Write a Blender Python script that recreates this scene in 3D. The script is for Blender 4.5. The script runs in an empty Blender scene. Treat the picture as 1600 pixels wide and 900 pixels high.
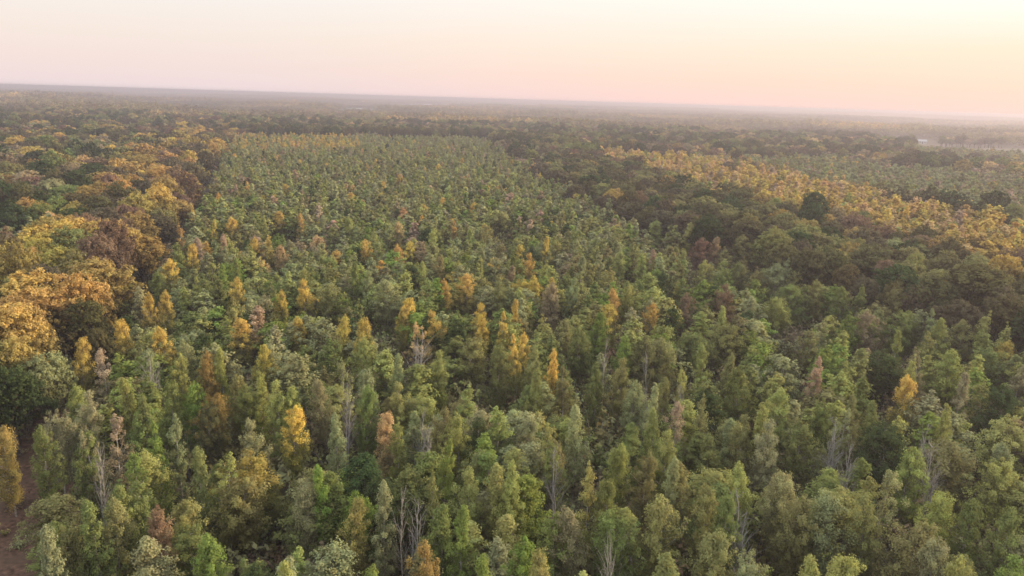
import bpy, math, random
import numpy as np
from mathutils import Vector, Matrix

S = bpy.context.scene
COL = S.collection
R = math.radians

# ------------------------------------------------------------------ camera
CAM_H = 46.0
F_PX = 1164.0                      # focal length in pixels of the 1600 px wide photograph
PITCH = math.atan(294.5 / F_PX)
ROLL = R(1.72)
cam_d = bpy.data.cameras.new('camera')
cam = bpy.data.objects.new('camera', cam_d)
COL.objects.link(cam)
fwd = Vector((0, math.cos(PITCH), -math.sin(PITCH)))
r0 = Vector((1, 0, 0))
u0 = r0.cross(fwd)
rgt = (r0 * math.cos(ROLL) + u0 * math.sin(ROLL)).normalized()
upv = rgt.cross(fwd).normalized()
M = Matrix((rgt, upv, -fwd)).transposed().to_4x4()
M.translation = Vector((0, 0, CAM_H))
cam.matrix_world = M
cam_d.sensor_width = 36
cam_d.lens = 36 * F_PX / 1600
cam_d.clip_start = 0.5
cam_d.clip_end = 60000
S.camera = cam

# ------------------------------------------------------------------ sun, sky, exposure
SUN_AZ, SUN_EL = R(72), R(14)       # azimuth measured from the view direction towards the right
SUN_DIR = Vector((math.sin(SUN_AZ) * math.cos(SUN_EL), math.cos(SUN_AZ) * math.cos(SUN_EL), math.sin(SUN_EL)))
sun_d = bpy.data.lights.new('sun', 'SUN')
sun_d.energy = 5.0
sun_d.angle = R(4)
sun_d.color = (1.0, 0.76, 0.50)
sun = bpy.data.objects.new('sun', sun_d)
COL.objects.link(sun)
sun.location = (200, 200, 200)
sun.rotation_euler = (-SUN_DIR).to_track_quat('-Z', 'Y').to_euler()

W = bpy.data.worlds.new('World')
S.world = W
W.use_nodes = True
wt = W.node_tree
wt.nodes.clear()


def srgb(r, g, b):
    f = lambda c: c / 12.92 if c <= 0.04045 else ((c + 0.055) / 1.055) ** 2.4
    return tuple(f(v / 255) for v in (r, g, b))


def N(t, typ, **kw):
    n = t.nodes.new(typ)
    for k, v in kw.items():
        setattr(n, k, v)
    return n


def build_world():
    t = wt
    L = t.links.new
    out = N(t, 'ShaderNodeOutputWorld')
    bg = N(t, 'ShaderNodeBackground')
    bg.inputs['Strength'].default_value = 0.1
    L(bg.outputs[0], out.inputs['Surface'])
    sky = N(t, 'ShaderNodeTexSky', sky_type='NISHITA', sun_disc=False)
    sky.sun_elevation = SUN_EL
    sky.sun_rotation = SUN_AZ
    sky.altitude = 50
    sky.air_density = 1.2
    sky.dust_density = 4.0
    geo = N(t, 'ShaderNodeNewGeometry')          # Incoming = -view direction in a world shader
    neg = N(t, 'ShaderNodeVectorMath', operation='SCALE')
    neg.inputs['Scale'].default_value = -1
    L(geo.outputs['Incoming'], neg.inputs[0])
    sep = N(t, 'ShaderNodeSeparateXYZ')
    L(neg.outputs[0], sep.inputs[0])

    def ramp(stops):
        rp = N(t, 'ShaderNodeValToRGB')
        L(sep.outputs['Z'], rp.inputs[0])
        e = rp.color_ramp.elements
        while len(e) < len(stops):
            e.new(0.5)
        for el, (p, c) in zip(e, stops):
            el.position = p
            el.color = (*c, 1)
        return rp
    zen = (1.35, 1.42, 1.52)
    away = ramp([(0.0, srgb(238, 219, 220)), (0.03, srgb(241, 222, 216)), (0.065, srgb(243, 229, 219)), (0.115, (0.90, 0.855, 0.81)), (0.16, (0.95, 0.93, 0.90)), (0.35, (1.22, 1.25, 1.30)), (1.0, zen)])
    mid = ramp([(0.0, srgb(253, 216, 208)), (0.03, srgb(255, 222, 204)), (0.065, srgb(255, 233, 213)), (0.11, (1.0, 0.90, 0.80)), (0.16, (1.04, 0.99, 0.94)), (0.38, (1.30, 1.29, 1.28)), (1.0, zen)])
    near = ramp([(0.0, srgb(253, 220, 203)), (0.03, srgb(255, 226, 202)), (0.07, srgb(255, 235, 208)), (0.11, (1.04, 0.98, 0.87)), (0.16, (1.12, 1.10, 1.04)), (0.40, (1.42, 1.38, 1.30)), (1.0, zen)])
    # horizontal angle from the sun: cos = dot(xy, sun xy) / |xy|
    d2 = N(t, 'ShaderNodeVectorMath', operation='MULTIPLY')
    L(neg.outputs[0], d2.inputs[0])
    d2.inputs[1].default_value = (1, 1, 0)
    nrm = N(t, 'ShaderNodeVectorMath', operation='NORMALIZE')
    L(d2.outputs[0], nrm.inputs[0])
    dt = N(t, 'ShaderNodeVectorMath', operation='DOT_PRODUCT')
    L(nrm.outputs[0], dt.inputs[0])
    dt.inputs[1].default_value = (math.sin(SUN_AZ), math.cos(SUN_AZ), 0)

    def mr(a, b):
        m = N(t, 'ShaderNodeMapRange', interpolation_type='SMOOTHSTEP')
        m.inputs['From Min'].default_value = a
        m.inputs['From Max'].default_value = b
        L(dt.outputs['Value'], m.inputs['Value'])
        return m
    m1 = mr(-0.12, 0.62)     # away -> mid
    m2 = mr(0.45, 1.0)       # mid -> near the sun

    def mix(f, a, b):
        m = N(t, 'ShaderNodeMix', data_type='RGBA')
        if isinstance(f, float):
            m.inputs[0].default_value = f
        else:
            L(f, m.inputs[0])
        L(a, m.inputs[6])
        L(b, m.inputs[7])
        return m.outputs[2]
    c = mix(m1.outputs[0], away.outputs[0], mid.outputs[0])
    c = mix(m2.outputs[0], c, near.outputs[0])
    sc = N(t, 'ShaderNodeVectorMath', operation='SCALE')
    sc.inputs['Scale'].default_value = 7.55
    L(c, sc.inputs[0])
    L(mix(0.97, sky.outputs[0], sc.outputs[0]), bg.inputs['Color'])


build_world()
S.view_settings.view_transform = 'Standard'
S.view_settings.look = 'None'
S.view_settings.exposure = 0.52
S.view_settings.gamma = 1.0
S.view_settings.use_curve_mapping = False
S.cycles.use_denoising = True
S.cycles.max_bounces = 5
S.cycles.diffuse_bounces = 3
S.cycles.transmission_bounces = 3
S.cycles.volume_bounces = 0
S.cycles.sample_clamp_indirect = 6

# ------------------------------------------------------------------ picture <-> ground helpers for the survey below
A_R, A_U, A_F = (np.array(v) for v in (rgt, upv, fwd))
CAM = np.array((0, 0, CAM_H))


def ray_at(px, py, z):
    """Ground-plan point where the photograph's pixel lies when it shows something z metres above the ground."""
    d = A_F + A_R * ((px - 800) / F_PX) - A_U * ((py - 450) / F_PX)
    k = (z - CAM_H) / d[2]
    return CAM + d * k


def pix(P):
    P = np.atleast_2d(P) - CAM
    f = P @ A_F
    f = np.where(f < 1, np.nan, f)
    return np.stack([800 + F_PX * (P @ A_R) / f, 450 - F_PX * (P @ A_U) / f], -1)


def inside(poly, pts):
    poly = np.asarray(poly, float)
    x, y = pts[:, 0], pts[:, 1]
    r = np.zeros(len(pts), bool)
    j = len(poly) - 1
    for i in range(len(poly)):
        xi, yi = poly[i]
        xj, yj = poly[j]
        c = ((yi > y) != (yj > y)) & (x < (xj - xi) * (y - yi) / (yj - yi + 1e-12) + xi)
        r ^= c
        j = i
    return r


def plan(poly, z):
    return np.array([ray_at(x, y, z)[:2] for x, y in poly])


# ------------------------------------------------------------------ materials
def mat(name):
    m = bpy.data.materials.new(name)
    m.use_nodes = True
    t = m.node_tree
    t.nodes.clear()
    out = N(t, 'ShaderNodeOutputMaterial')
    return m, t, out


def leaf_material(name, baked):
    m, t, out = mat(name)
    L = t.links.new
    va = N(t, 'ShaderNodeAttribute', attribute_type='GEOMETRY', attribute_name='var')
    sep = N(t, 'ShaderNodeSeparateColor')
    L(va.outputs['Color'], sep.inputs[0])
    if baked:
        bk = N(t, 'ShaderNodeAttribute', attribute_type='GEOMETRY', attribute_name='col')
        tn = N(t, 'ShaderNodeAttribute', attribute_type='INSTANCER', attribute_name='leaf_colour')
        mu = N(t, 'ShaderNodeMix', data_type='RGBA', blend_type='MULTIPLY')
        mu.inputs[0].default_value = 1
        L(bk.outputs['Color'], mu.inputs[6])
        L(tn.outputs['Color'], mu.inputs[7])
        col = mu.outputs[2]
    else:
        a = N(t, 'ShaderNodeAttribute', attribute_type='INSTANCER', attribute_name='leaf_colour')
        b = N(t, 'ShaderNodeAttribute', attribute_type='INSTANCER', attribute_name='tip_colour')
        # autumn colour and paler tips come in from the top of the crown, unevenly from clump to clump
        ad = N(t, 'ShaderNodeMath', operation='MULTIPLY_ADD')
        L(sep.outputs['Red'], ad.inputs[0])
        ad.inputs[1].default_value = 0.5
        L(sep.outputs['Green'], ad.inputs[2])
        mrn = N(t, 'ShaderNodeMapRange', interpolation_type='SMOOTHSTEP')
        mrn.inputs['From Min'].default_value = 0.56
        mrn.inputs['From Max'].default_value = 1.06
        L(ad.outputs[0], mrn.inputs['Value'])
        mx = N(t, 'ShaderNodeMix', data_type='RGBA')
        L(mrn.outputs[0], mx.inputs[0])
        L(a.outputs['Color'], mx.inputs[6])
        L(b.outputs['Color'], mx.inputs[7])
        col = mx.outputs[2]
    hs = N(t, 'ShaderNodeHueSaturation')
    h = N(t, 'ShaderNodeMapRange')
    h.inputs['To Min'].default_value = 0.482
    h.inputs['To Max'].default_value = 0.515
    L(sep.outputs['Red'], h.inputs['Value'])
    L(h.outputs[0], hs.inputs['Hue'])
    v1 = N(t, 'ShaderNodeMath', operation='MULTIPLY_ADD')
    L(sep.outputs['Blue'], v1.inputs[0])
    v1.inputs[1].default_value = 0.55
    v1.inputs[2].default_value = 0.74
    L(v1.outputs[0], hs.inputs['Value'])
    L(col, hs.inputs['Color'])
    df = N(t, 'ShaderNodeBsdfDiffuse')
    tr = N(t, 'ShaderNodeBsdfTranslucent')
    L(hs.outputs[0], df.inputs[0])
    L(hs.outputs[0], tr.inputs[0])
    ms = N(t, 'ShaderNodeMixShader')
    ms.inputs[0].default_value = 0.28
    L(df.outputs[0], ms.inputs[1])
    L(tr.outputs[0], ms.inputs[2])
    L(ms.outputs[0], out.inputs['Surface'])
    return m


def noise_material(name, c1, c2, scale, rough=0.9, c3=None, scale2=0.02, bump=0.0):
    m, t, out = mat(name)
    L = t.links.new
    geo = N(t, 'ShaderNodeNewGeometry')
    nz = N(t, 'ShaderNodeTexNoise')
    nz.inputs['Scale'].default_value = scale
    nz.inputs['Detail'].default_value = 6
    L(geo.outputs['Position'], nz.inputs['Vector'])
    rp = N(t, 'ShaderNodeValToRGB')
    rp.color_ramp.elements[0].position = 0.35
    rp.color_ramp.elements[1].position = 0.68
    rp.color_ramp.elements[0].color = (*c1, 1)
    rp.color_ramp.elements[1].color = (*c2, 1)
    L(nz.outputs[0], rp.inputs[0])
    col = rp.outputs[0]
    if c3:
        n2 = N(t, 'ShaderNodeTexNoise')
        n2.inputs['Scale'].default_value = scale2
        n2.inputs['Detail'].default_value = 4
        L(geo.outputs['Position'], n2.inputs['Vector'])
        r2 = N(t, 'ShaderNodeMapRange')
        r2.inputs['From Min'].default_value = 0.42
        r2.inputs['From Max'].default_value = 0.62
        L(n2.outputs[0], r2.inputs['Value'])
        mx = N(t, 'ShaderNodeMix', data_type='RGBA')
        L(r2.outputs[0], mx.inputs[0])
        L(col, mx.inputs[6])
        mx.inputs[7].default_value = (*c3, 1)
        col = mx.outputs[2]
    p = N(t, 'ShaderNodeBsdfPrincipled')
    p.inputs['Roughness'].default_value = rough
    p.inputs['Specular IOR Level'].default_value = 0.15
    L(col, p.inputs['Base Color'])
    if bump:
        bp = N(t, 'ShaderNodeBump')
        bp.inputs['Strength'].default_value = bump
        L(nz.outputs[0], bp.inputs['Height'])
        L(bp.outputs[0], p.inputs['Normal'])
    L(p.outputs[0], out.inputs['Surface'])
    return m


LEAF = leaf_material('leaves', False)
FARLEAF = leaf_material('distant_leaves', True)
BARK = noise_material('grey_bark', (0.20, 0.18, 0.16), (0.42, 0.39, 0.355), 3.0)
PALE = noise_material('pale_dead_wood', (0.22, 0.205, 0.195), (0.36, 0.34, 0.32), 3.0)
DARKBARK = noise_material('dark_bark', (0.06, 0.05, 0.04), (0.14, 0.12, 0.10), 2.0)
SOIL = noise_material('forest_floor', (0.050, 0.038, 0.030), (0.120, 0.086, 0.064), 0.35, c3=(0.075, 0.075, 0.042), scale2=0.03, bump=0.4)
TRACKM = noise_material('leaf_strewn_track', (0.055, 0.032, 0.021), (0.180, 0.104, 0.070), 1.6, c3=(0.090, 0.058, 0.039), scale2=0.22, bump=0.9)
FIELDM = noise_material('pale_stubble', (0.085, 0.075, 0.055), (0.125, 0.110, 0.08), 0.05, c3=(0.095, 0.095, 0.06), scale2=0.01)
WHITE = noise_material('white_siding', (0.50, 0.49, 0.47), (0.58, 0.57, 0.55), 0.6)
TIN = noise_material('pale_tin_roof', (0.34, 0.34, 0.35), (0.42, 0.42, 0.43), 0.4, rough=0.5)
GLASS = noise_material('dark_window_glass', (0.03, 0.035, 0.04), (0.05, 0.055, 0.06), 0.5, rough=0.2)


# ------------------------------------------------------------------ mesh helpers
def mesh_from(name, V, F4=None, F3=None, mats=(), attrs=None, mat_idx=None):
    me = bpy.data.meshes.new(name)
    V = np.asarray(V, np.float32)
    n4 = 0 if F4 is None else len(F4)
    n3 = 0 if F3 is None else len(F3)
    me.vertices.add(len(V))
    me.vertices.foreach_set('co', V.ravel())
    parts, starts = [], []
    s = 0
    if n4:
        parts.append(np.asarray(F4, np.int32).ravel())
        starts.append(np.arange(n4) * 4)
        s = n4 * 4
    if n3:
        parts.append(np.asarray(F3, np.int32).ravel())
        starts.append(s + np.arange(n3) * 3)
    if parts:
        li = np.concatenate(parts)
        me.loops.add(len(li))
        me.loops.foreach_set('vertex_index', li.astype(np.int32))
        me.polygons.add(n4 + n3)
        me.polygons.foreach_set('loop_start', np.concatenate(starts).astype(np.int32))
    for m in mats:
        me.materials.append(m)
    if mat_idx is not None:
        me.polygons.foreach_set('material_index', np.asarray(mat_idx, np.int32))
    for k, (typ, a) in (attrs or {}).items():
        at = me.attributes.new(k, typ, 'POINT')
        a = np.asarray(a)
        if typ == 'FLOAT_COLOR':
            at.data.foreach_set('color', a.astype(np.float32).ravel())
        elif typ == 'FLOAT_VECTOR':
            at.data.foreach_set('vector', a.astype(np.float32).ravel())
        else:
            at.data.foreach_set('value', a.ravel())
    me.update(calc_edges=True)
    me.validate()
    return me


class Geo:
    def __init__(self):
        self.V, self.F, self.n = [], [], 0

    def tube(self, pts, radii, sides):
        pts = np.asarray(pts, float)
        k = len(pts)
        d = np.gradient(pts, axis=0)
        d /= np.linalg.norm(d, axis=1)[:, None] + 1e-9
        ref = np.array((1., 0, 0)) if abs(d[0][0]) < 0.8 else np.array((0, 1., 0))
        a = np.cross(d, ref)
        a /= np.linalg.norm(a, axis=1)[:, None]
        b = np.cross(d, a)
        th = np.arange(sides) * 2 * math.pi / sides
        ring = (a[:, None] * np.cos(th)[None, :, None] + b[:, None] * np.sin(th)[None, :, None]) * np.asarray(radii)[:, None, None]
        self.V.append((pts[:, None] + ring).reshape(-1, 3))
        i = np.arange(sides)
        for r in range(k - 1):
            o = self.n + r * sides
            self.F.append(np.stack([o + i, o + (i + 1) % sides, o + sides + (i + 1) % sides, o + sides + i], -1))
        self.n += k * sides

    def out(self):
        return np.concatenate(self.V), np.concatenate(self.F)


def leaves(rng, C, rad, n, size, hfrac, axis_xy, crand=None, flat=0.8):
    """n leaf sprays round every clump centre C: (vertices, faces, var colours)."""
    k = len(C)
    off = rng.normal(size=(k, n, 3))
    off /= np.linalg.norm(off, axis=2)[..., None] + 1e-9
    off *= (rng.random((k, n, 1)) ** 0.5)
    off[..., 2] *= flat
    P = C[:, None] + off * np.asarray(rad).reshape(-1, 1, 1)
    out = P - axis_xy[:, None] * 1.0
    out /= np.linalg.norm(out, axis=2)[..., None] + 1e-9
    nrm = off * 0.6 + out * 0.55 + np.array((0, 0, 0.65)) + rng.normal(size=(k, n, 3)) * 0.38
    nrm /= np.linalg.norm(nrm, axis=2)[..., None]
    t = rng.normal(size=(k, n, 3)) + np.array((0, 0, 0.4))
    a = np.cross(nrm, t)
    a /= np.linalg.norm(a, axis=2)[..., None] + 1e-9
    b = np.cross(nrm, a)
    s = size * (0.6 + 0.8 * rng.random((k, n, 1)))
    a, b = a * s * 0.36, b * s * 0.55
    V = np.stack([P - b, P + a - b * 0.1, P + b, P - a - b * 0.1], 2).reshape(-1, 3)
    F = np.arange(len(V)).reshape(-1, 4)
    cr = rng.random(k) if crand is None else crand
    var = np.empty((k, n, 4, 4))
    var[..., 0] = np.clip(cr[:, None] * 0.8 + rng.random((k, n)) * 0.2, 0, 1)[..., None]
    var[..., 1] = hfrac[:, None, None]
    var[..., 2] = (0.55 * cr[:, None] + 0.45 * rng.random((k, n)))[..., None]
    var[..., 3] = 1
    return V, F, var.reshape(-1, 4)


def bez(p0, p1, lift, k, rng, wob):
    s = np.linspace(0, 1, k)[:, None]
    p = p0 * (1 - s) + p1 * s
    p[:, 2] += lift * (s * (1 - s))[:, 0] * 4
    p[1:] += rng.normal(size=(k - 1, 3)) * wob
    return p


# shape -> height, bare part, max crown radius, height of the widest place, exponent above, droop
SHAPES = {
    'cone': (12.3, 0.14, 2.05, 0.34, 0.78),
    'spire': (12.3, 0.14, 1.45, 0.42, 0.62),
    'oval': (11.4, 0.18, 2.3, 0.50, 0.52),
    'round': (10.6, 0.22, 2.75, 0.58, 0.44),
    'sparse': (12.0, 0.22, 1.9, 0.52, 0.6),
}


def envelope(u, wide, ex):
    return np.where(u < wide, np.sqrt(np.clip(0.25 + 0.75 * u / wide, 0, 1)), np.clip((1 - u) / (1 - wide), 0, 1) ** ex)


def young(seed, shape, clumps, n, size, limbs=True):
    """One young plantation tree: trunk with limbs, and a crown of leaf sprays carried at the limb ends."""
    rng = np.random.default_rng(seed)
    H, bare, rad, wide, ex = SHAPES[shape]
    g = Geo()
    lean = rng.normal(size=2) * 0.55
    bulge = rng.normal(size=2) * 0.22 * rad
    zs = np.linspace(0, 1, 8)
    tp = np.stack([lean[0] * zs ** 2 + rng.normal(size=8) * 0.06 * zs, lean[1] * zs ** 2 + rng.normal(size=8) * 0.06 * zs, zs * H * 0.97], -1)
    tp[0, 2] = -0.3
    g.tube(tp, 0.13 * (1 - zs) ** 0.8 + 0.018, 6)
    tx = lambda z: np.stack([np.interp(z, tp[:, 2], tp[:, 0]), np.interp(z, tp[:, 2], tp[:, 1]), z], -1)
    nl = max(10, clumps // 3)
    uu = np.sort(rng.random(nl) ** 0.85) * 0.97
    lob = rng.random(4) * 6.28
    C, RR, HF, AX, CR = [], [], [], [], []
    for i, u in enumerate(uu):
        z = H * (bare + (1 - bare) * u)
        th = i * 2.399 + rng.normal() * 0.4
        er = rad * float(envelope(u, wide, ex)) * (0.62 + 0.42 * rng.random()) * (1 + 0.22 * math.sin(2 * th + lob[0]) + 0.15 * math.sin(3 * th + lob[1] + u * 5))
        er = max(er, 0.16)
        er = max(0.16, er + (math.cos(th) * bulge[0] + math.sin(th) * bulge[1]) * math.sin(u * 3.1))
        rise = er * (0.35 + 0.5 * rng.random())
        z0 = max(0.5, z - rise)
        p0 = tx(np.array([z0]))[0]
        p1 = tx(np.array([z]))[0] + np.array((math.cos(th) * er, math.sin(th) * er, 0))
        if limbs:
            g.tube(bez(p0, p1, -0.12 * er, 4, rng, 0.05), np.array((0.045, 0.032, 0.02, 0.008)) * (1.2 - 0.6 * u), 3)
        m = 3
        tint = rng.random()
        for j in range(m):
            s = (1.0, 0.72, 0.42)[j] + rng.normal() * 0.06
            if shape == 'sparse' and rng.random() < 0.38:
                continue
            c = p0 * (1 - s) + p1 * s + rng.normal(size=3) * 0.14
            C.append(c)
            RR.append((0.34 + 0.40 * rng.random()) * (0.7 + 0.35 * (1 - u)) * (1.15 if shape in ('round', 'oval') else 1.0))
            HF.append(np.clip((c[2] / H - bare) / (1 - bare), 0, 1) * (0.78 + 0.22 * s))
            AX.append(tx(np.array([c[2] - 0.6]))[0])
            CR.append(np.clip(tint * 0.6 + rng.random() * 0.4, 0, 1))
    # leading shoot
    for q in np.linspace(0.9, 1.0, 3):
        C.append(tx(np.array([H * q]))[0] + rng.normal(size=3) * 0.08)
        RR.append(0.26)
        HF.append(q)
        AX.append(tx(np.array([H * q - 0.8]))[0])
        CR.append(rng.random())
    lv = leaves(rng, np.array(C), np.array(RR), n, size, np.array(HF), np.array(AX), np.array(CR), 0.95)
    return g.out(), lv


def spreading(seed, lobes, n, size, H=17.0, rad=7.0):
    """One old spreading tree: forked trunk and heavy limbs, crown of separate leafy heads."""
    rng = np.random.default_rng(seed)
    g = Geo()
    fork = H * 0.30
    z = np.linspace(0, 1, 5)
    g.tube(np.stack([rng.normal(size=5) * 0.06, rng.normal(size=5) * 0.06, np.append(-0.4, z[1:] * fork)], -1), np.linspace(0.55, 0.40, 5), 8)
    C, RR, HF, AX, CR = [], [], [], [], []
    sq = 1 + rng.normal(size=2) * 0.10
    ph = rng.random(3) * 6.28
    for i in range(lobes):
        u = (i + 0.5) / lobes
        zz = 1 - 1.12 * u            # from the top of the crown down to a little below its middle
        th = i * 2.399963 + rng.normal() * 0.25
        rr = math.sqrt(max(0.0, 1 - zz * zz)) if zz > 0 else 1.0
        k = 0.74 + 0.16 * rng.random() + 0.13 * math.sin(th * 2 + ph[0]) + 0.09 * math.sin(th * 3 + ph[1])
        cen = np.array((math.cos(th) * rr * rad * k * sq[0] * 0.86, math.sin(th) * rr * rad * k * sq[1] * 0.86, H * 0.52 + zz * H * 0.36 * (0.85 + 0.2 * rng.random()) - (0.06 * H if zz < 0 else 0)))
        lr = rad * (0.18 + 0.17 * rng.random())
        base = np.array((0, 0, fork * (0.75 + 0.3 * rng.random())))
        if i % 2 == 0:
            g.tube(bez(base, cen, 0.10 * rad, 6, rng, 0.16), np.array((0.26, 0.2, 0.15, 0.11, 0.075, 0.03)), 5)
        tint = rng.random()
        kc = max(5, int(n[0] * (0.7 + 0.6 * rng.random())))
        d = rng.normal(size=(kc, 3))
        d /= np.linalg.norm(d, axis=1)[:, None]
        d[:, 2] = np.where(d[:, 2] < -0.35, -d[:, 2], d[:, 2])
        cc = cen + d * lr * (0.62 + 0.40 * rng.random((kc, 1))) * np.array((1, 1, 0.8))
        C.append(cc)
        RR.append(np.full(kc, lr * 0.30) * (0.7 + 0.6 * rng.random(kc)))
        HF.append(np.clip((cc[:, 2] - H * 0.3) / (H * 0.66), 0, 1))
        AX.append(np.tile(cen - np.array((0, 0, lr * 0.5)), (kc, 1)))
        CR.append(np.clip(tint * 0.55 + rng.random(kc) * 0.45, 0, 1))
    # inner foliage that closes the crown
    ki = lobes * 3
    d = rng.normal(size=(ki, 3))
    d /= np.linalg.norm(d, axis=1)[:, None]
    cc = np.array((0, 0, H * 0.55)) + d * rng.random((ki, 1)) ** 0.5 * np.array((rad * 0.62, rad * 0.62, H * 0.25))
    C.append(cc)
    RR.append(np.full(ki, rad * 0.14))
    HF.append(np.clip((cc[:, 2] - H * 0.3) / (H * 0.66), 0, 1))
    AX.append(np.tile(np.array((0, 0, H * 0.4)), (ki, 1)))
    CR.append(rng.random(ki))
    lv = leaves(rng, np.concatenate(C), np.concatenate(RR), n[1], size, np.concatenate(HF), np.concatenate(AX), np.concatenate(CR), 0.75)
    return g.out(), lv


def bare(seed, stems, twigs):
    """One leafless tree: pale stems that fork into fine upright twigs; returns trunk and branch geometry."""
    rng = np.random.default_rng(seed)
    g, b = Geo(), Geo()
    H = 12.0
    for s in range(stems):
        hh = H * (1 - 0.13 * s)
        a = rng.random() * 6.28
        top = np.array((math.cos(a), math.sin(a), 0)) * (0.25 + 0.8 * s / max(1, stems)) + np.array((0, 0, hh))
        pts = bez(np.array((math.cos(a) * 0.15 * s, math.sin(a) * 0.15 * s, -0.3)), top, 0, 8, rng, 0.07)
        g.tube(pts, np.linspace(0.13, 0.02, 8), 6)
        for i in range(twigs):
            u = 0.25 + 0.72 * rng.random()
            p = np.array([np.interp(u * 7, np.arange(8), pts[:, k]) for k in range(3)])
            th = rng.random() * 6.28
            ln = (0.6 + 1.5 * rng.random()) * (1.25 - u) * 1.5 + 0.3
            q = p + np.array((math.cos(th) * ln * 0.55, math.sin(th) * ln * 0.55, ln * 0.95))
            bp = bez(p, q, -0.05, 4, rng, 0.05)
            b.tube(bp, (0.036, 0.026, 0.018, 0.008), 3)
            for w in range(3):
                pp = bp[1 + w % 3]
                qq = pp + (q - p) * 0.4 + rng.normal(size=3) * 0.28
                b.tube(bez(pp, qq, 0, 3, rng, 0.03), (0.016, 0.012, 0.006), 3)
    return g.out(), b.out()


def tree_meshes(name, built, bark):
    (tv, tf), (lv, lf, lc) = built
    return (mesh_from(name + '_trunk', tv, tf, mats=[bark]),
            mesh_from(name + '_crown', lv, lf, mats=[LEAF], attrs={'var': ('FLOAT_COLOR', lc)}))


def joined_mesh(name, built, bark):
    (tv, tf), (lv, lf, lc) = built
    V = np.concatenate([lv, tv])
    F = np.concatenate([lf, tf + len(lv)])
    var = np.concatenate([lc, np.ones((len(tv), 4))])
    mi = np.concatenate([np.zeros(len(lf)), np.ones(len(tf))])
    return mesh_from(name, V, F, mats=[LEAF, bark], attrs={'var': ('FLOAT_COLOR', var)}, mat_idx=mi)


# ------------------------------------------------------------------ colours of foliage (base, tip, words)
K = {
    'green':  ((0.122, 0.150, 0.047), (0.200, 0.230, 0.076), 'mid green'),
    'bright': ((0.128, 0.186, 0.044), (0.205, 0.270, 0.064), 'bright green'),
    'dark':   ((0.044, 0.066, 0.026), (0.066, 0.094, 0.034), 'dark green'),
    'olive':  ((0.152, 0.152, 0.058), (0.248, 0.240, 0.094), 'olive'),
    'sage':   ((0.186, 0.198, 0.094), (0.300, 0.312, 0.150), 'grey-green'),
    'lime':   ((0.190, 0.208, 0.060), (0.320, 0.332, 0.108), 'yellow-green'),
    'tan':    ((0.215, 0.180, 0.105), (0.320, 0.262, 0.150), 'dull tan'),
    'pink':   ((0.220, 0.190, 0.112), (0.430, 0.320, 0.215), 'pinkish tan'),
    'rust':   ((0.165, 0.122, 0.078), (0.235, 0.160, 0.100), 'rusty brown'),
    'brown':  ((0.098, 0.088, 0.054), (0.148, 0.128, 0.074), 'dark brown'),
    'dolive': ((0.084, 0.082, 0.038), (0.138, 0.126, 0.054), 'dark olive'),
    'tipped': ((0.140, 0.145, 0.052), (0.320, 0.250, 0.075), 'ochre-tipped green'),
    'gold':   ((0.178, 0.185, 0.058), (0.560, 0.410, 0.105), 'gold-topped green'),
    'peach':  ((0.230, 0.200, 0.092), (0.560, 0.395, 0.185), 'pale orange'),
    'amber':  ((0.205, 0.195, 0.060), (0.555, 0.420, 0.110), 'golden'),
    'orange': ((0.225, 0.180, 0.066), (0.500, 0.340, 0.115), 'orange'),
    'ochre':  ((0.235, 0.192, 0.064), (0.370, 0.280, 0.092), 'ochre'),
}
GOLDEN = {'gold', 'peach', 'amber', 'orange'}

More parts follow.
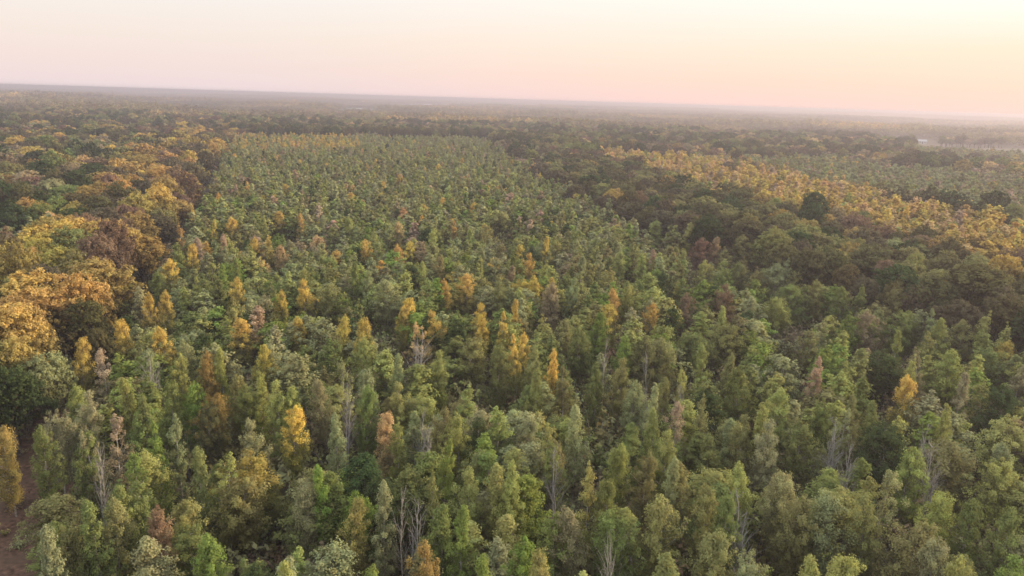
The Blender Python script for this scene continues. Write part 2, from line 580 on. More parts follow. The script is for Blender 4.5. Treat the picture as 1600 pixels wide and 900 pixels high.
# ------------------------------------------------------------------ survey of the photograph: x, y of the tree top, crown width, colour, shape
SURVEY = """
115 530 28 amber oval|194 500 32 gold cone|262 508 34 amber oval|232 458 24 amber cone|290 528 30 sage oval|162 547 24 pink sparse|232 540 24 sage sparse
280 555 28 lime oval|325 550 34 ochre oval|108 605 30 lime oval|135 612 35 sage oval|203 590 22 lime cone|225 620 20 olive cone|262 600 26 green oval
287 600 26 bright oval|370 590 34 olive oval|395 600 28 green round|275 640 22 sage spire|340 618 56 tipped round|215 640 52 green round|245 655 22 bright cone
85 645 50 sage round|175 645 24 pink sparse|58 668 34 green oval|148 670 24 sage sparse|4 662 44 ochre round|125 678 40 green oval|315 635 44 dolive round
390 660 28 sage oval|345 545 24 lime cone|380 497 44 gold oval|315 372 20 pink spire|360 340 22 gold cone|348 365 16 pink spire|333 343 10 amber spire
282 350 12 orange spire|402 370 20 amber oval|265 405 30 gold oval|295 383 24 gold oval|345 412 24 bright cone|303 433 18 lime cone|367 435 26 gold cone|260 453 20 gold cone
240 425 28 green oval|375 403 22 green cone|440 330 26 gold oval|415 337 20 lime cone|470 333 14 orange spire|502 337 22 sage oval|545 340 26 lime oval
572 375 28 amber oval|642 375 28 gold oval|622 382 18 orange oval|620 347 24 peach oval|442 382 24 peach oval|420 368 16 amber spire|472 420 22 lime oval
550 410 24 green cone|660 407 26 lime cone|697 437 22 gold cone|732 428 34 gold oval|475 437 28 gold cone|445 455 24 gold cone|512 447 34 olive oval|605 437 46 sage oval
575 425 28 sage oval|628 468 36 gold oval|635 480 34 amber round|675 486 34 amber oval|655 503 32 peach sparse|467 495 30 amber cone|530 495 30 amber oval|565 500 36 amber oval
572 528 22 lime oval|410 535 26 amber oval|745 475 32 gold oval|752 493 26 amber oval|782 490 16 gold cone|785 330 40 lime round|707 345 14 orange cone|688 400 30 olive oval|785 440 30 olive oval
852 370 14 gold cone|825 395 26 gold cone|857 378 30 sage oval|1030 345 30 lime oval|1077 348 30 lime cone|1093 370 36 rust oval|1113 370 26 tan cone
970 392 26 lime oval|1010 398 26 lime cone|1100 407 30 lime oval|1165 368 34 olive oval|960 452 26 orange cone|978 445 28 lime oval|950 478 40 gold oval|935 490 36 bright oval
1017 475 22 gold cone|1075 458 32 rust oval|1138 445 36 rust oval|1125 478 30 lime cone|810 468 16 gold cone|815 520 22 gold cone|1160 410 30 olive oval|865 443 36 tan oval
890 435 30 sage oval|1040 422 32 dark oval|1090 517 52 green round|975 525 32 bright oval|905 515 46 green round|1012 530 46 olive round|1140 508 56 olive round|910 400 26 sage cone
1225 403 18 sage spire|1212 412 40 sage oval|1240 445 42 green round|1285 440 34 olive oval|1322 450 30 green oval|1405 455 42 olive oval|1222 463 48 lime round|1355 485 40 tan oval
1415 487 50 green round|1457 483 24 sage cone|1475 497 34 lime cone|1545 486 26 lime spire|1582 473 26 tan spire|1507 500 34 olive oval|1405 512 10 lime spire
1280 558 28 pink cone|1420 588 36 gold cone|1392 548 78 dark round|1490 548 40 lime oval|1450 545 22 tan spire|1435 553 18 lime spire|1555 545 44 green round|1595 558 24 tan spire
1575 605 58 dark round|1318 635 30 sage sparse|1335 618 26 olive cone|1475 633 30 lime cone|1397 660 74 dark round|1570 648 64 lime round|1255 663 60 green round|1495 690 78 olive round
1565 692 40 sage oval|1215 605 42 lime oval|1285 625 44 green round|1195 652 44 sage oval|1375 630 18 green cone|1505 585 30 tan cone
842 576 36 lime cone|812 522 18 gold cone|862 550 16 gold cone|835 540 26 olive oval|887 568 36 olive cone|905 630 46 sage cone|862 655 28 lime sparse|865 688 50 green cone
972 560 36 olive oval|935 570 30 green oval|1040 590 32 olive oval|1015 598 24 sage cone|987 598 34 sage round|1035 530 60 olive round|1110 538 34 lime cone|1130 553 34 olive cone|1160 575 44 green oval
1030 640 28 lime cone|1058 628 30 pink sparse|1100 618 26 olive spire|1042 673 36 lime oval|965 690 36 lime oval|1160 648 34 olive oval|1190 636 44 lime cone|1072 580 16 lime sparse
570 600 38 green oval|625 600 36 lime oval|615 553 24 sage cone|537 563 26 sage sparse|405 583 22 lime cone|437 597 28 lime oval|460 605 26 lime oval|507 592 30 sage oval
455 633 50 gold cone|525 640 32 sage cone|605 645 22 peach cone|620 655 24 lime spire|690 638 34 olive oval|720 648 36 lime oval|687 688 34 bright cone|728 530 60 olive round|780 540 44 olive oval|688 550 24 lime oval
510 720 34 bright cone|405 703 96 tipped round|480 752 58 sage round|565 768 38 bright round|540 780 48 ochre oval|597 758 36 sage cone|737 730 30 lime oval|782 720 56 lime cone
720 790 38 bright cone|675 848 46 ochre oval|750 860 34 bright cone|577 888 30 bright oval|422 888 20 lime cone|682 745 22 green spire
867 692 48 olive oval|922 725 22 lime spire|870 808 52 green round|825 842 50 bright oval|850 866 32 lime oval|1030 772 68 lime oval|952 802 60 green round|1057 717 40 sage cone|1007 713 36 olive oval
955 750 28 green oval|1140 772 40 green oval|1117 830 78 olive round|1170 866 70 sage round|1172 730 36 lime oval|1107 757 32 olive oval|895 790 60 tan oval|805 725 34 lime cone
1225 738 60 sage round|1247 770 44 olive round|1307 782 68 sage round|1367 770 52 olive oval|1465 770 54 lime round|1520 782 40 green oval|1585 795 42 green oval|1305 862 70 lime round|1502 865 42 lime oval
1587 872 36 bright oval|1262 860 26 lime cone|1387 738 40 sage sparse|1415 810 76 olive round|1580 722 60 lime round|1460 845 52 sage round|1420 700 50 lime round
180 762 26 green oval|347 712 46 lime sparse|125 805 60 olive round|72 827 20 sage cone|282 775 60 lime round|297 815 76 green round|142 775 18 green cone|220 710 26 bright sparse
337 830 40 bright oval|370 736 80 olive round|230 790 50 rust oval|207 755 30 green oval|312 700 30 olive cone|175 785 40 olive oval
"""
# leafless pale trees: x, y of the top, crown width, number of stems
BARES = """652 650 22 2|670 672 18 2|648 520 34 3|627 766 14 1|1167 763 36 4|1470 688 24 4|965 828 24 3|947 530 14 1|1020 553 14 1|650 782 30 4|1315 652 30 3|870 700 28 4|537 598 22 3|232 560 22 3|1330 700 20 2|1075 600 12 1|150 700 14 2|1440 660 18 3"""
# old spreading trees: x, y of the top, crown width, colour, height
OLD = """50 412 100 amber 17|8 466 92 orange 17|22 520 60 orange 14|62 343 92 amber 17|118 336 90 amber 17|166 346 80 amber 16|152 398 104 ochre 16|92 378 80 amber 16
216 324 58 ochre 15|164 266 76 orange 17|222 238 70 ochre 18|254 254 66 orange 17|284 268 48 amber 16|292 248 44 brown 18|275 177 34 brown 19|337 179 44 rust 20|356 190 36 orange 18|336 214 60 amber 17
302 204 58 orange 17|252 212 50 peach 16|20 212 60 orange 17|70 208 54 orange 17|46 226 58 amber 16|100 193 50 rust 18|130 240 34 peach 15|112 252 48 tan 16|60 246 52 dark 17|40 262 44 pink 16
10 248 40 olive 17|4 266 40 orange 15|22 290 60 dark 16|76 276 58 sage 16|104 286 66 green 15|142 250 50 dark 17|36 168 34 dolive 20|120 169 36 dolive 20|152 171 30 brown 20|192 200 50 brown 18|218 196 46 rust 18
128 458 62 dolive 14|8 560 90 dark 13|66 546 66 sage 12|150 508 50 dolive 12|20 318 60 dark 15|110 320 56 dark 15|180 300 40 dark 14|60 312 46 green 15
1265 346 70 olive 16|1355 350 64 brown 17|1305 364 46 olive 15|1370 377 80 dolive 16|1250 370 46 brown 15|1296 384 60 brown 15|1426 389 40 lime 16|1480 387 62 olive 16|1390 402 50 rust 14|1535 406 120 dolive 18
1578 392 50 gold 17|1470 416 58 olive 15|1410 426 40 olive 13|1440 440 48 brown 14|1502 464 70 brown 14|1582 444 66 brown 15|1400 437 42 dolive 13|1140 250 52 brown 17|1000 240 46 dolive 17
870 262 60 brown 16|845 250 48 brown 17|920 260 46 olive 16|962 264 54 dolive 16|1002 262 66 olive 16|1042 270 42 orange 16|1120 294 60 dolive 16|1062 290 58 brown 16|1100 305 76 olive 15|985 212 46 brown 18|1018 209 60 brown 18|1050 212 50 brown 18
1384 221 70 brown 18|1425 230 50 brown 17|1480 231 80 brown 18|1525 235 60 brown 17|1562 240 60 brown 17|1340 223 32 brown 18|1185 318 54 brown 15|1150 330 50 dolive 15|1210 345 50 brown 15|1225 380 46 olive 14|1330 408 46 dolive 14|1355 425 44 brown 13
900 285 40 brown 15|950 300 50 brown 14|990 310 50 brown 14|1040 325 50 brown 14|1090 335 50 dolive 13"""

PLANT_PX = [(370, 209), (345, 250), (312, 312), (268, 382), (215, 448), (188, 505), (130, 605), (62, 690), (60, 800), (20, 1000), (-60, 1400), (1750, 1400), (2100, 640), (1600, 505), (1440, 474), (1350, 445), (1200, 402), (1130, 374), (1050, 352), (980, 327), (900, 292), (840, 264), (790, 237), (760, 213)]
PLANT = plan(PLANT_PX, 11.5)
RBAND = plan([(820, 262), (860, 236), (1000, 250), (1150, 302), (1280, 338), (1450, 376), (1600, 406), (2100, 505), (2100, 640), (1600, 505), (1440, 474), (1350, 445), (1200, 402), (1050, 352), (900, 292)], 14)
GOLDBAND = plan([(930, 232), (1130, 248), (1250, 272), (1400, 308), (1600, 345), (2100, 430), (2100, 490), (1600, 398), (1430, 364), (1250, 320), (1100, 288), (960, 256)], 12)
SAGEFIELD = plan([(1150, 246), (1260, 238), (1420, 255), (1600, 272), (2100, 320), (2100, 420), (1600, 335), (1400, 300), (1250, 268)], 12)
LEFTGOLD = plan([(395, 200), (345, 250), (312, 312), (230, 420), (188, 505), (120, 560), (-200, 640), (-200, 430), (60, 340), (150, 280), (210, 230), (280, 190)], 15)
FARFIELDS = [plan([(1425, 229), (1520, 231), (1700, 234), (1900, 242), (1900, 262), (1700, 258), (1600, 254), (1500, 249), (1425, 243)], 0),
             plan([(1370, 216.5), (1465, 219), (1465, 236), (1370, 232)], 0),
             plan([(535, 168.5), (590, 170), (593, 178.5), (530, 177.5)], 0),
             plan([(635, 162.6), (705, 164.4), (712, 169.4), (630, 167.4)], 0)]
LOWGROUND = plan([(1425, 243), (1500, 249), (1600, 254), (1900, 262), (1900, 310), (1600, 288), (1425, 268)], 0)
ENDBELT = plan([(372, 196), (560, 199), (760, 206), (900, 214), (900, 224), (760, 214), (560, 208.5), (372, 206.5)], 14)
lb = [ray_at(x, y, 11.5)[:2] - np.array((2.2, 0)) for x, y in ((188, 505), (215, 448), (268, 382), (312, 312), (345, 250), (370, 209))]
TRACK_LINE = np.array([ray_at(-120, 930, 0)[:2], ray_at(-10, 845, 0)[:2], ray_at(52, 745, 0)[:2], ray_at(86, 655, 0)[:2]] + lb)
TRACK_HALF = np.array([11.0, 9.0, 3.8, 2.4, 1.2, 1.0, 0.9, 0.9, 0.9, 0.9])


def track_dist(P):
    """Distance from the track's edge (negative on the track)."""
    best = np.full(len(P), 1e9)
    for i in range(len(TRACK_LINE) - 1):
        a, b = TRACK_LINE[i], TRACK_LINE[i + 1]
        ab = b - a
        s = np.clip(((P - a) @ ab) / (ab @ ab), 0, 1)
        q = a + s[:, None] * ab
        best = np.minimum(best, np.linalg.norm(P - q, axis=1) - (TRACK_HALF[i] * (1 - s) + TRACK_HALF[i + 1] * s))
    return best


# ------------------------------------------------------------------ setting
def structure(name, me):
    o = bpy.data.objects.new(name, me)
    COL.objects.link(o)
    o['kind'] = 'structure'
    return o


def build_ground():
    # one sheet out to the horizon, a grid that is finer near the camera
    ax = np.concatenate([-np.geomspace(16000, 120, 26), np.linspace(-90, 90, 13), np.geomspace(120, 16000, 26)])
    ay = np.concatenate([[-1500, -500, -100], np.linspace(0, 240, 25), np.geomspace(270, 22000, 40)])
    X, Y = np.meshgrid(ax, ay)
    rng = np.random.default_rng(5)
    Z = np.where(np.hypot(X, Y) < 300, 0.10 * np.sin(X * 0.31) * np.cos(Y * 0.23) - 0.10, -0.2)
    V = np.stack([X, Y, Z], -1).reshape(-1, 3)
    nx, ny = len(ax), len(ay)
    i = np.arange(ny - 1)[:, None] * nx + np.arange(nx - 1)[None]
    F = np.stack([i, i + 1, i + nx + 1, i + nx], -1).reshape(-1, 4)
    structure('ground', mesh_from('ground', V, F, mats=[SOIL]))


def build_track():
    s = np.linspace(0, 4.6, 90)
    k = np.arange(len(TRACK_LINE))
    P = np.stack([np.interp(s, k, TRACK_LINE[:, 0]), np.interp(s, k, TRACK_LINE[:, 1])], -1)
    hw = np.interp(s, k, TRACK_HALF)
    d = np.gradient(P, axis=0)
    d /= np.linalg.norm(d, axis=1)[:, None]
    nrm = np.stack([-d[:, 1], d[:, 0]], -1)
    rng = np.random.default_rng(3)
    cols = np.linspace(-1, 1, 9)
    V = []
    for i in range(90):
        for c in cols:
            e = 1 + (0.06 * rng.normal() if abs(c) > 0.9 else 0)
            q = P[i] + nrm[i] * hw[i] * c * e
            V.append((q[0], q[1], 0.05 + 0.06 * math.exp(-(c / 0.25) ** 2) - 0.03 * math.exp(-((abs(c) - 0.45) / 0.15) ** 2) + rng.normal() * 0.008))
    i = np.arange(89)[:, None] * 9 + np.arange(8)[None]
    F = np.stack([i, i + 1, i + 10, i + 9], -1).reshape(-1, 4)
    structure('dirt_track', mesh_from('dirt_track', V, F, mats=[TRACKM]))


def build_fields():
    for p in (FARFIELDS[0], FARFIELDS[2], FARFIELDS[3]):
        V = np.concatenate([p, np.full((len(p), 1), -0.1)], 1)
        me = bpy.data.meshes.new('field')
        me.from_pydata([tuple(v) for v in V], [], [list(range(len(p)))])
        me.materials.append(FIELDM)
        structure('field', me)


build_ground()
build_track()
build_fields()


# ------------------------------------------------------------------ prototypes
SHN = {}
BIG = []
for shape in SHAPES:
    nv = {'cone': 7, 'spire': 4, 'oval': 8, 'round': 7, 'sparse': 5}[shape]
    cl = {'cone': 210, 'spire': 130, 'oval': 230, 'round': 270, 'sparse': 150}[shape]
    SHN[shape] = [tree_meshes('young_tree', young(100 + 17 * i + len(shape), shape, cl, 62, 0.155), BARK) for i in range(nv)]
OLDN = [tree_meshes('spreading_tree', spreading(300 + i, 34 + 4 * (i % 4), (13, 34), 0.34), DARKBARK) for i in range(9)]
BAREN = {}
for st in (1, 2, 3, 4):
    BAREN[st] = []
    for i in range(2):
        (tv, tf), (bv, bf) = bare(500 + st * 10 + i, st, 26 if st < 3 else 20)
        BAREN[st].append((mesh_from('bare_tree_trunk', tv, tf, mats=[PALE]), mesh_from('bare_tree_branches', bv, bf, mats=[PALE])))

THINGS = []      # every single tree: dict(pos, scale, rot, name, colour, shape, ...)
rnd = random.Random(11)


def trad(t):
    return (7.0 if t['kind'] == 'spreading_tree' else 1.1 if t['kind'] == 'bare_tree' else SHAPES[t['shape']][2]) * t['sc'][0]


def add_thing(kind, pos, sc, colour, shape, listed):
    THINGS.append(dict(kind=kind, x=float(pos[0]), y=float(pos[1]), sc=sc, colour=colour, shape=shape, listed=listed, rot=rnd.random() * 6.283, v=rnd.randrange(100)))
    THINGS[-1]['r'] = trad(THINGS[-1])


for tok in SURVEY.replace('\n', '|').split('|'):
    if not tok.strip():
        continue
    x, y, w, c, sh = tok.split()
    x, y, w = float(x), float(y), float(w)
    if c in GOLDEN and sh in ('cone', 'spire') and w >= 20:
        sh = 'oval'
    H, _, rad, _, _ = SHAPES[sh]
    hz = H * rnd.uniform(0.96, 1.08)
    P = ray_at(x, y, hz)
    dist = np.linalg.norm(P - CAM)
    s = w / F_PX * dist / (2 * rad * 0.95)
    s = min(max(s, 0.72), 1.75)
    add_thing('golden_tree' if c in GOLDEN else 'young_tree', P, (s, s, hz / H), c, sh, True)
for tok in BARES.split('|'):
    x, y, w, st = tok.split()
    hz = 12.4
    P = ray_at(float(x), float(y), hz)
    dist = np.linalg.norm(P - CAM)
    s = min(max(float(w) / F_PX * dist / 2.2, 0.6), 1.3)
    add_thing('bare_tree', P, (s, s, hz / 12.0), 'bare', int(st), True)
for tok in OLD.replace('\n', '|').split('|'):
    x, y, w, c, hz = tok.split()
    hz = float(hz)
    P = ray_at(float(x), float(y), hz)
    dist = np.linalg.norm(P - CAM)
    s = min(max(float(w) / F_PX * dist / 13.0, 0.4), 1.35)
    add_thing('spreading_tree', P, (s, s, hz / 17.0), c, 'spreading', True)

# ---- trees that fill the stands between those
rng = np.random.default_rng(77)


def lattice(x0, x1, y0, y1, step, jit):
    gx, gy = np.arange(x0, x1, step), np.arange(y0, y1, step)
    X, Y = np.meshgrid(gx, gy)
    X = X + (np.arange(len(gy)) % 2)[:, None] * step * 0.5
    P = np.stack([X, Y], -1).reshape(-1, 2)
    return P + rng.uniform(-jit, jit, P.shape) * step


def wedge(P, margin=14):
    """Points that lie in the widened view: what the photograph, or a step to the side of it, can see."""
    return (np.abs(P[:, 0]) < 0.72 * P[:, 1] + margin) & (P[:, 1] > 30)


def blocked(P, trees, k):
    """Which points lie within k crown radii of a listed tree."""
    T = np.array([(t['x'], t['y'], t['r']) for t in trees])
    out = np.zeros(len(P), bool)
    for i in range(0, len(P), 2000):
        d = np.hypot(P[i:i + 2000, None, 0] - T[None, :, 0], P[i:i + 2000, None, 1] - T[None, :, 1])
        out[i:i + 2000] = (d < k * T[None, :, 2]).any(1)
    return out


def waves(P, lam, seed):
    """Smooth random field in about -1..1 for patchiness of stands."""
    r = np.random.default_rng(seed)
    v = np.zeros(len(P))
    for i in range(7):
        a = r.random() * 6.283
        k = 6.283 / (lam * (0.6 + 0.9 * r.random()))
        v += np.sin(P[:, 0] * k * math.cos(a) + P[:, 1] * k * math.sin(a) + r.random() * 6.283)
    return v / 3.2


STUFF_YOUNG, STUFF_OLD = [], []
P = lattice(-260, 330, 36, 700, 3.5, 0.38)
rag = np.stack([waves(P, 30, 51), waves(P, 26, 52)], 1) * 4.0
P = P[wedge(P) & inside(PLANT, P + rag * np.clip((P[:, 1:2] - 160) / 200, 0, 1))]
P = P[(track_dist(P) > 0.8)]
P = P[~blocked(P, THINGS, 0.66)]
gap = waves(P, 22, 4)
keep = rng.random(len(P)) < np.clip(0.94 - 0.55 * np.clip(gap - 0.2, 0, 1), 0.25, 1)
P = P[keep]
hue, hue2 = waves(P, 60, 9), waves(P, 130, 10)
PP = pix(np.concatenate([P, np.full((len(P), 1), 11.0)], 1))
LT = np.array([(p[0], p[1], t['r'] * 2 * F_PX / math.dist((t['x'], t['y'], 11), CAM), math.hypot(t['x'], t['y'])) for t, p in
               ((t, pix([[t['x'], t['y'], (12.0 if t['kind'] == 'bare_tree' else SHAPES[t['shape']][0]) * t['sc'][2]]])[0]) for t in THINGS if t['kind'] != 'spreading_tree')])
fill = []
for i, (x, y) in enumerate(P):
    fw = 3.6 * F_PX / math.hypot(x, y)
    infront = (np.abs(PP[i, 0] - LT[:, 0]) < 0.36 * (LT[:, 2] + fw)) & (PP[i, 1] < LT[:, 1] + 1.05 * np.maximum(LT[:, 2], 24)) & (math.hypot(x, y) < LT[:, 3])
    if infront.any():
        continue
    u = rng.random()
    far = np.clip((math.hypot(x, y) - 120) / 350, 0, 1)
    px, py = PP[i]
    leftish = np.clip((900 - px) / 800, 0, 1)
    gold_p = 0.022 + 0.055 * leftish * (1 - 0.35 * far) + (0.38 if (py < 232 and px < 560) else 0)
    gold_p *= 0.0 if math.hypot(x, y) < 115 else 0.35 if math.hypot(x, y) < 160 else 1.0
    if u < gold_p:
        c = rng.choice(['gold', 'amber', 'peach', 'gold', 'gold'])
    else:
        w = np.array([1.15 - 0.5 * far, 0.5 * (1 - far), 0.26, 0.9 + 0.4 * hue2[i], 1.2 + 1.6 * far, 1.3 - 0.35 * hue[i], 0.10 + 0.15 * far, 0.04 + 0.10 * far, 0.02])
        w = np.clip(w, 0.03, 9)
        c = rng.choice(['green', 'bright', 'dark', 'olive', 'sage', 'lime', 'tan', 'pink', 'rust'], p=w / w.sum())
    sh = rng.choice(['cone', 'spire', 'oval', 'round', 'sparse'], p=[0.20 + 0.14 * far, 0.07 + 0.1 * far, 0.36 - 0.10 * far, 0.21 - 0.14 * far, 0.16])
    if c in ('bright', 'dark') and rng.random() < 0.5:
        sh = 'oval'
    s = rng.uniform(0.88, 1.42)
    fill.append((math.hypot(x, y), x, y, str(c), str(sh), (s, s, rng.uniform(0.70, 0.98 + 0.16 * far))))
fill.sort()
count = {'young_tree': sum(t['kind'] == 'young_tree' for t in THINGS), 'golden_tree': sum(t['kind'] == 'golden_tree' for t in THINGS)}
for d, x, y, c, sh, sc in fill:
    k = 'golden_tree' if c in GOLDEN else 'young_tree'
    p = pix(np.array([[x, y, 10.0]]))[0]
    seen = -40 < p[0] < 1640 and p[1] < 960
    if seen and count[k] < (300 if k == 'young_tree' else 240):
        count[k] += 1
        add_thing(k, (x, y), sc, c, sh, False)
    else:
        STUFF_YOUNG.append((x, y, c, sh, sc))

# young stands beyond: golden strip and grey-green stand behind the dark belt, patches on the far left
P = lattice(-700, 900, 90, 1000, 4.6, 0.45)
P = P[wedge(P, 60)]
ing, ins = inside(GOLDBAND, P), inside(SAGEFIELD, P) | inside(LOWGROUND, P)
lw = (waves(P, 90, 31) > 0.35) & (P[:, 0] < -60) & ~inside(PLANT, P) & ~inside(LEFTGOLD, P) & (np.hypot(P[:, 0], P[:, 1]) < 900)
infield = np.zeros(len(P), bool)
for f in FARFIELDS:
    infield |= inside(f, P)
sel = (ing | ins | lw) & ~inside(PLANT, P) & ~inside(RBAND, P) & ~infield & (track_dist(P) > 3)
P, ing, ins = P[sel], ing[sel], ins[sel]
bl = blocked(P, THINGS, 0.75)
YOUNG_BEYOND = P
for (x, y), g, s_, b in zip(P, ing, ins, bl):
    if b:
        continue
    if g:
        c = rng.choice(['amber', 'gold', 'peach', 'orange', 'ochre', 'tan', 'lime', 'olive', 'pink'], p=[0.34, 0.12, 0.26, 0.04, 0.07, 0.03, 0.06, 0.03, 0.05])  # warm mix also carries the strip's sunlit glow as leaf colour
    elif s_:
        c = rng.choice(['sage', 'olive', 'green', 'tan', 'pink', 'amber', 'lime'], p=[0.42, 0.22, 0.12, 0.10, 0.05, 0.04, 0.05])
    else:
        c = rng.choice(['sage', 'olive', 'tan', 'pink', 'peach', 'amber', 'green'], p=[0.25, 0.18, 0.18, 0.14, 0.10, 0.05, 0.10])
    sh = rng.choice(['cone', 'spire', 'oval', 'round'], p=[0.22, 0.08, 0.40, 0.30])
    s = rng.uniform(1.15, 1.9)
    STUFF_YOUNG.append((x, y, str(c), str(sh), (s, s, rng.uniform(0.7, 1.4 if g else 1.15))))

# old woods round the plantation
P = lattice(-900, 1000, 70, 1060, 8.6, 0.42)
P = P[wedge(P, 70)]
infield = np.zeros(len(P), bool)
for f in FARFIELDS:
    infield |= inside(f, P)
cores = np.zeros(len(P), bool)
for i in range(0, len(P), 1000):
    d = np.hypot(P[i:i + 1000, None, 0] - YOUNG_BEYOND[None, :, 0], P[i:i + 1000, None, 1] - YOUNG_BEYOND[None, :, 1])
    cores[i:i + 1000] = (d < 7.0).sum(1) >= 3
PG = np.concatenate([PLANT, PLANT[:1]])
P_ok = ~inside(PLANT, P) & ~infield & ~(cores & (rng.random(len(P)) < 0.9)) & ~((inside(GOLDBAND, P) | inside(SAGEFIELD, P)) & ~inside(RBAND, P) & (rng.random(len(P)) < 0.995)) & ~inside(LOWGROUND, P)
P, = (P[P_ok],)
P = P[track_dist(P) > 3.0]
P = P[~blocked(P, THINGS, 0.62)]
# keep crowns off the plantation's edge
ok = np.ones(len(P), bool)
for dx, dy in ((3, 0), (-3, 0), (0, 4), (0, -4)):
    ok &= ~inside(PLANT, P + np.array((dx, dy)))
P = P[ok]
inl, inr = inside(LEFTGOLD, P), inside(RBAND, P)
PP = pix(np.concatenate([P, np.full((len(P), 1), 15.0)], 1))
inb = inside(ENDBELT, P)
sv = np.stack([waves(P, 110, 21 + q) for q in range(5)])
stand = sv.argmax(0)
ofill = []
for i, (x, y) in enumerate(P):
    px, py = PP[i]
    d = math.hypot(x, y)
    hs = rng.uniform(0.8, 1.08)
    if inl[i]:
        c = rng.choice(['amber', 'orange', 'ochre', 'rust', 'olive', 'dolive', 'brown'], p=[0.13, 0.14, 0.25, 0.14, 0.14, 0.14, 0.06] if d < 300 else [0.06, 0.14, 0.18, 0.24, 0.10, 0.12, 0.16])
        hs *= rng.uniform(0.75, 1.1)
    elif inr[i]:
        c = rng.choice(['brown', 'dolive', 'olive', 'dark', 'rust', 'ochre'], p=[0.10, 0.35, 0.34, 0.13, 0.02, 0.06])
        hs = rng.uniform(0.8, 1.0)
    elif inb[i]:
        c = rng.choice(['dark', 'dolive', 'brown', 'olive'], p=[0.35, 0.3, 0.2, 0.15])
        hs = rng.uniform(1.0, 1.2)
    else:
        k = stand[i] if rng.random() < 0.8 else rng.integers(5)
        hs *= (0.92, 1.12, 0.95, 0.72, 1.0)[k]
        left = x < 0 and px < 460
        c = rng.choice((['orange', 'amber', 'ochre', 'rust', 'tan'] if left else ['ochre', 'rust', 'peach', 'tan', 'brown'],
                        ['dark', 'dolive', 'green', 'dark', 'brown'],
                        ['brown', 'rust', 'dolive', 'tan', 'brown'],
                        ['sage', 'sage', 'tan', 'pink', 'olive'],
                        ['olive', 'dolive', 'green', 'ochre', 'olive'])[k], p=[0.3, 0.25, 0.2, 0.15, 0.1])
    s = rng.uniform(0.62, 1.0)
    ofill.append((d, x, y, str(c), (s, s * rng.uniform(0.9, 1.1), hs)))
ofill.sort()
n_old = sum(t['kind'] == 'spreading_tree' for t in THINGS)
for d, x, y, c, sc in ofill:
    p = pix(np.array([[x, y, 14.0]]))[0]
    if -40 < p[0] < 1640 and n_old < 300:
        n_old += 1
        add_thing('spreading_tree', (x, y), sc, c, 'spreading', False)
    else:
        STUFF_OLD.append((x, y, c, sc))


# ------------------------------------------------------------------ labels: how a tree looks and which landmark it stands by
LANDMARKS = [
    (652, 650, 'bare_tree', 'the twin white snags'), (648, 520, 'bare_tree', 'the white-limbed bare tree'), (1167, 763, 'bare_tree', 'the bare clump near the bottom'),
    (1470, 688, 'bare_tree', 'the bare clump by the dome'), (162, 547, 'young_tree', 'the sparse pinkish track-side tree'),
    (405, 703, 'young_tree', 'the wide ochre-capped tree'), (1030, 772, 'young_tree', 'the tall tree at bottom centre'), (1392, 548, 'young_tree', 'the big dark green crown'),
    (1280, 558, 'young_tree', 'the pinkish cone'), (1420, 588, 'golden_tree', 'the pink-to-yellow cone'), (1575, 605, 'young_tree', 'the dark right-edge crown'),
    (960, 452, 'golden_tree', 'the orange-tipped mid-stand cone'), (1093, 370, 'young_tree', 'the rusty crown by the belt'), (842, 576, 'young_tree', 'the tall pale central cone'),
    (572, 375, 'golden_tree', 'the lone bright gold crown'), (635, 480, 'golden_tree', 'the yellow crown over bare limbs'), (467, 495, 'golden_tree', 'the orange-gold cone'),
    (732, 428, 'golden_tree', 'the two-headed gold tree'), (815, 520, 'golden_tree', 'the slim gold central spire'), (230, 790, 'young_tree', 'the rusty lower-left bush'),
    (297, 815, 'young_tree', 'the big lower-left green crown'), (565, 768, 'young_tree', 'the bright green ball'), (952, 802, 'young_tree', 'the broad green bottom crown'),
    (1225, 738, 'young_tree', 'the pale grey-green dome'), (1535, 406, 'spreading_tree', 'the huge dark olive crown'), (50, 412, 'spreading_tree', 'the largest golden crown'),
    (164, 266, 'spreading_tree', 'the round orange-brown crown'), (1140, 250, 'spreading_tree', 'the dark gold-strip crown'), (1384, 221, 'spreading_tree', 'the hazy clump by the field'),
    (337, 179, 'spreading_tree', 'the tall rusty pair'), (8, 560, 'spreading_tree', 'the dark crown over the track'), (85, 645, 'young_tree', 'the grey-green crown beside the track'),
    (315, 372, 'young_tree', 'the pinkish spire by the track'), (1018, 209, 'spreading_tree', 'the long dark far belt'), (870, 262, 'spreading_tree', "the dark belt's head"),
    (1265, 346, 'spreading_tree', 'the olive mid-belt crown'), (60, 246, 'spreading_tree', 'the dark upper-left crown'), (1587, 872, 'young_tree', 'the bright bottom right corner crown'),
    (1307, 782, 'young_tree', 'the broad pale bottom-right crown'), (1055, 530, 'young_tree', 'the wide olive crown'), (605, 437, 'young_tree', 'the broad grey-green mid-stand crown'),
]
SHAPEWORD = {'cone': 'conical', 'spire': 'slim upright', 'oval': 'oval-crowned', 'round': 'round-crowned', 'sparse': 'thin-leaved', 'spreading': 'spreading'}
NOUN = {'young_tree': 'young tree', 'golden_tree': 'autumn tree', 'spreading_tree': 'big tree', 'bare_tree': 'bare tree'}
GROUP = {'young_tree': 'young trees of the plantation', 'golden_tree': 'trees turned gold in the plantation', 'spreading_tree': 'old spreading trees round the plantation', 'bare_tree': 'leafless pale trees in the plantation'}
ORD = ['nearest', 'second', 'third', 'fourth', 'fifth', 'sixth', 'seventh', 'eighth', 'ninth', 'tenth', 'eleventh', 'twelfth', 'thirteenth', 'fourteenth', 'fifteenth', 'sixteenth', 'seventeenth', 'eighteenth', 'nineteenth', 'twentieth']


